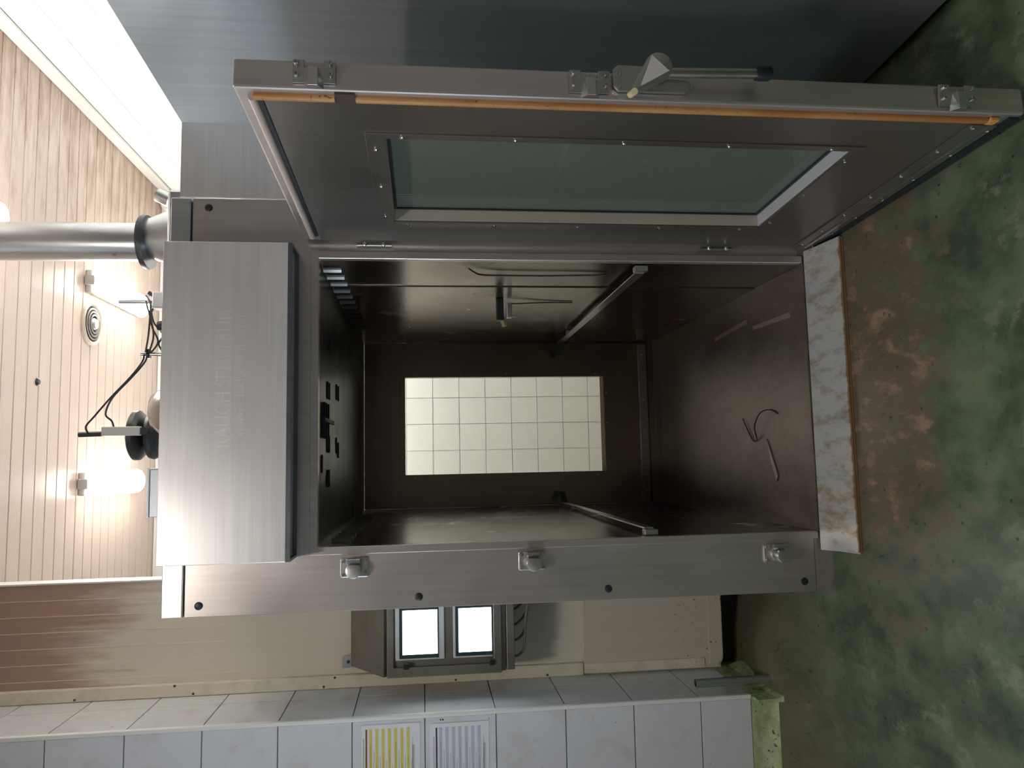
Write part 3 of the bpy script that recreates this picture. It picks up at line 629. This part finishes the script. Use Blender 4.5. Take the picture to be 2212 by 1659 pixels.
jb = thing('junction_box', 'grey junction box with an upright rod near the duct', 'junction box', (1.035, .63, RZ))
MB().box(.999, 1.073, .595, .665, RZ, 2.775).build('box_body', M_greybox, jb, bevel=.006); MB().cyl((1.035, .63, 2.7755), (1.035, .63, 2.925), .011, 14).build('rod', M_galv, jb, smooth=True)
MB().cyl((1.06, .63, 2.7755), (1.075, .63, 2.80), .009, 12).build('gland', M_dark, jb)
cp = thing('cable_post', 'slim steel post holding the cable bundle', 'post', (.794, .6, RZ))
MB().cyl((.794, .6, RZ), (.794, .6, 2.815), .010, 14).build('post', M_chrome, cp, smooth=True); MB().box(.775, .815, .585, .615, 2.775, 2.79).build('clamp', M_dark, cp, bevel=.003)
tag(MB().lathe([(.02, 0), (.02, .2), (.024, .215), (.02, .235), (0, .24)], (.915, .58, RZ), n=16).build('roof_knob', M_dark, smooth=True), 'small black knob peeping over the hood', 'knob')
for pts, l_ in (([(.452, .54, 3.0), (.478, .53, 3.003), (.52, .54, 2.975), (.60, .56, 2.92), (.69, .58, 2.85), (.755, .58, 2.803), (.79, .583, 2.795)], 'thin cable from the rod tip to the cable post'),
                ([(.476, .55, 2.90), (.50, .54, 2.905), (.53, .54, 2.93), (.60, .56, 2.912), (.69, .58, 2.843), (.755, .59, 2.796), (.79, .582, 2.782)], 'thin cable looping from the grey bar to the post'),
                ([(.80, .582, 2.79), (.87, .6, 2.787), (.95, .6, 2.782), (1.02, .61, 2.785), (1.06, .625, 2.81)], 'upper black cable from post to junction box'),
                ([(.80, .582, 2.775), (.87, .6, 2.765), (.94, .6, 2.775), (1.0, .59, 2.79), (1.03, .60, 2.80)], 'middle black cable from post to junction box'),
                ([(.80, .582, 2.765), (.85, .6, 2.745), (.91, .6, 2.77), (.96, .6, 2.779), (.997, .6, 2.77)], 'lower black cable from post to junction box'),
                ([(.80, .59, 2.72), (.84, .6, 2.742), (.88, .6, 2.725), (.93, .59, 2.76), (.99, .59, 2.775)], 'crossing black cable low behind the hood edge')):
    tag(MB().tube(pts, .0042, 6).build('cable', M_cable, smooth=True), l_, 'cable', 'cables on the smokehouse roof')

# ================================================================== CONTROL CABINET
cc = thing('control_cabinet', 'steel control cabinet with two lit screens and a sloping top', 'control cabinet', (-.445, .69, 1.199))
M_ccs = steel('cabinet_steel', (.26, .24, .22), (.32, .30, .27), (.34, .5), (40, 40, 2), 0, ((5, 5, 5), (.26, .22, .19), .5, .75), metal=.8)
q = MB(); q.prism([(.575, 1.235), (.575, 1.752), (.56, 1.768), (.785, 1.928), (.785, 1.235)], 0, -.622, -.26); q.build('cabinet_body', M_ccs, cc, bevel=.002)
MB().ring((-.622, -.262, 1.256, 1.753), (-.582, -.290, 1.292, 1.724), 1, .545, .5745).build('door_rim', M_ccs, cc, bevel=.003)
MB().box(-.5815, -.2905, .566, .5745, 1.2925, 1.7235).build('front_sheet', M_ccs, cc)
MB().box(-.612, -.262, .548, .785, 1.199, 1.2345).build('drip_tray', M_ccs, cc, bevel=.003)
for (z0, z1, sz0, sz1, ms) in ((1.506, 1.718, 1.536, 1.686, M_scr1), (1.2935, 1.468, 1.300, 1.4435, M_scr2)):
    u = lab(MB().box(-.553, -.296, .552, .5655, z0, z1).build('display_unit', M_bezel, cc, bevel=.004), 'pale display unit')
    MB().box(-.545, -.329, .550, .5518, sz0-.0062, sz1+.014).build('screen_border', M_border, u)
    lab(MB().box(-.528, -.342, .5485, .5498, sz0, sz1).build('screen', ms, u), 'glowing white screen')
for zz in (1.67, 1.30): MB().box(-.586, -.562, .532, .5445 if False else .5448, zz-.012, zz+.012).build('hinge', M_dark, cc, bevel=.002)
bt = MB().prism(rrect(-.634, -.578, 1.91, 1.968, (.008,)*4, 3), 1, .795, .8).build('mounting_tab', M_galv, cc)
MB().lathe([(.007, 0), (.007, .006), (.003, .008)], (-.606, .795, 1.94), (0, -1, 0), 12).build('bolt', plain('dark_bolt', (.10, .07, .07), .4, .8), bt)
for k in range(5):
    x0 = -.57 + .06*k
    tag(MB().tube([(x0, .60+.036*k, 1.197), (x0+.01, .60+.036*k, 1.17), (x0+.05, .60+.036*k, 1.15-.008*k), (-.34+.01*k, .60+.036*k, 1.13-.014*k), (-.28, .60+.036*k, 1.05-.02*k), (-.25, .60+.036*k, .93)], .006, 8).build('control_cable', plain('grey_cable', (.16, .14, .12), .5), smooth=True),
        ('leftmost', 'second', 'third', 'fourth', 'rightmost')[k] + ' grey cable, from the left, leaving the bottom of the control cabinet', 'cable', 'cables under the control cabinet')

# ================================================================== CHARTS ON THE TILES, PIPE STUB
def chart(ztop, zbot, xr, header, bars, hc, bc, textc, label):
    r = thing('wall_chart', label, 'chart', (xr-.15, .3722, zbot), 'printed charts on the tiles')
    MB().box(xr-.30, xr, .3708, .3722, zbot, ztop).build('sheet', plain('laminate_sheet', (.80, .81, .84), .25), r)
    q = MB(); y0, y1 = .3703, .3707
    q.cur = 0; q.box(xr-.285, xr-.016, y0, y1, header-.0035, header+.0035)
    top, bot, n_ = bars; st = (top-bot)/(2*n_-1)
    for k in range(n_):
        z1 = top - 2*k*st; q.cur = 1; q.box(xr-.285, xr-.016, y0, y1, z1-st, z1)
        q.cur = 2; q.box(xr-.25, xr-(.07+.03*((k*7) % 4)), y0-.0003, y0, z1-st*.62, z1-st*.45); q.box(xr-.25, xr-.10-.02*((k*5) % 4), y0, y1, z1-st*1.62, z1-st*1.48)
    q.cur = 2; q.box(xr-.25, xr-.05, y0, y1, header+.009, header+.012)
    q.cur = 3; q.box(xr-.25, xr-.085, y0, y1, bot-.020, bot-.010); q.box(xr-.25, xr-.055, y0, y1, bot-.0125, bot-.0105)
    q.build('printed_table', [plain(label[:9]+'_head', hc, .4), plain(label[:9]+'_bars', bc, .4), plain(label[:9]+'_text', textc, .5), plain('pale_mauve_print', (.55, .50, .56), .5)], r)
chart(1.846, 1.612, -.753, 1.827, (1.816, 1.654, 7), (.24, .08, .05), (.72, .62, .16), (.42, .36, .10), 'yellow striped printed chart taped to the white tiles')
chart(1.574, 1.332, -.762, 1.546, (1.536, 1.366, 7), (.10, .05, .13), (.52, .56, .68), (.36, .38, .50), 'blue-grey striped printed chart just below the yellow one')
mk = MB()
for dz in (0, .009):
    mk.lathe([(.0032, 0), (.0032, .0006)], (-.749, .3729, 1.519+dz), (0, -1, 0), 10); mk.box(-.7465, -.7445, .3723, .3729, 1.5195+dz, 1.5235+dz)
tag(mk.build('ink_mark', plain('ink', (.02, .02, .02), .5)), 'tiny pair of black printed marks above the blue-grey chart', 'mark')
fp = thing('pipe_stub', 'short grey steel pipe standing upright by the tiled return', 'pipe', (-.672, .41, .05))
MB().lathe([(.019, 0), (.019, .375), (.0155, .375), (.015, .34)], (-.672, .41, .06), n=20).build('pipe', M_galv, fp, smooth=True)
MB().lathe([(.026, 0), (.024, .02), (.019, .026)], (-.672, .41, .058), n=20).build('foot_ring', plain('grey_mortar', (.16, .14, .11), .8), fp, smooth=True)
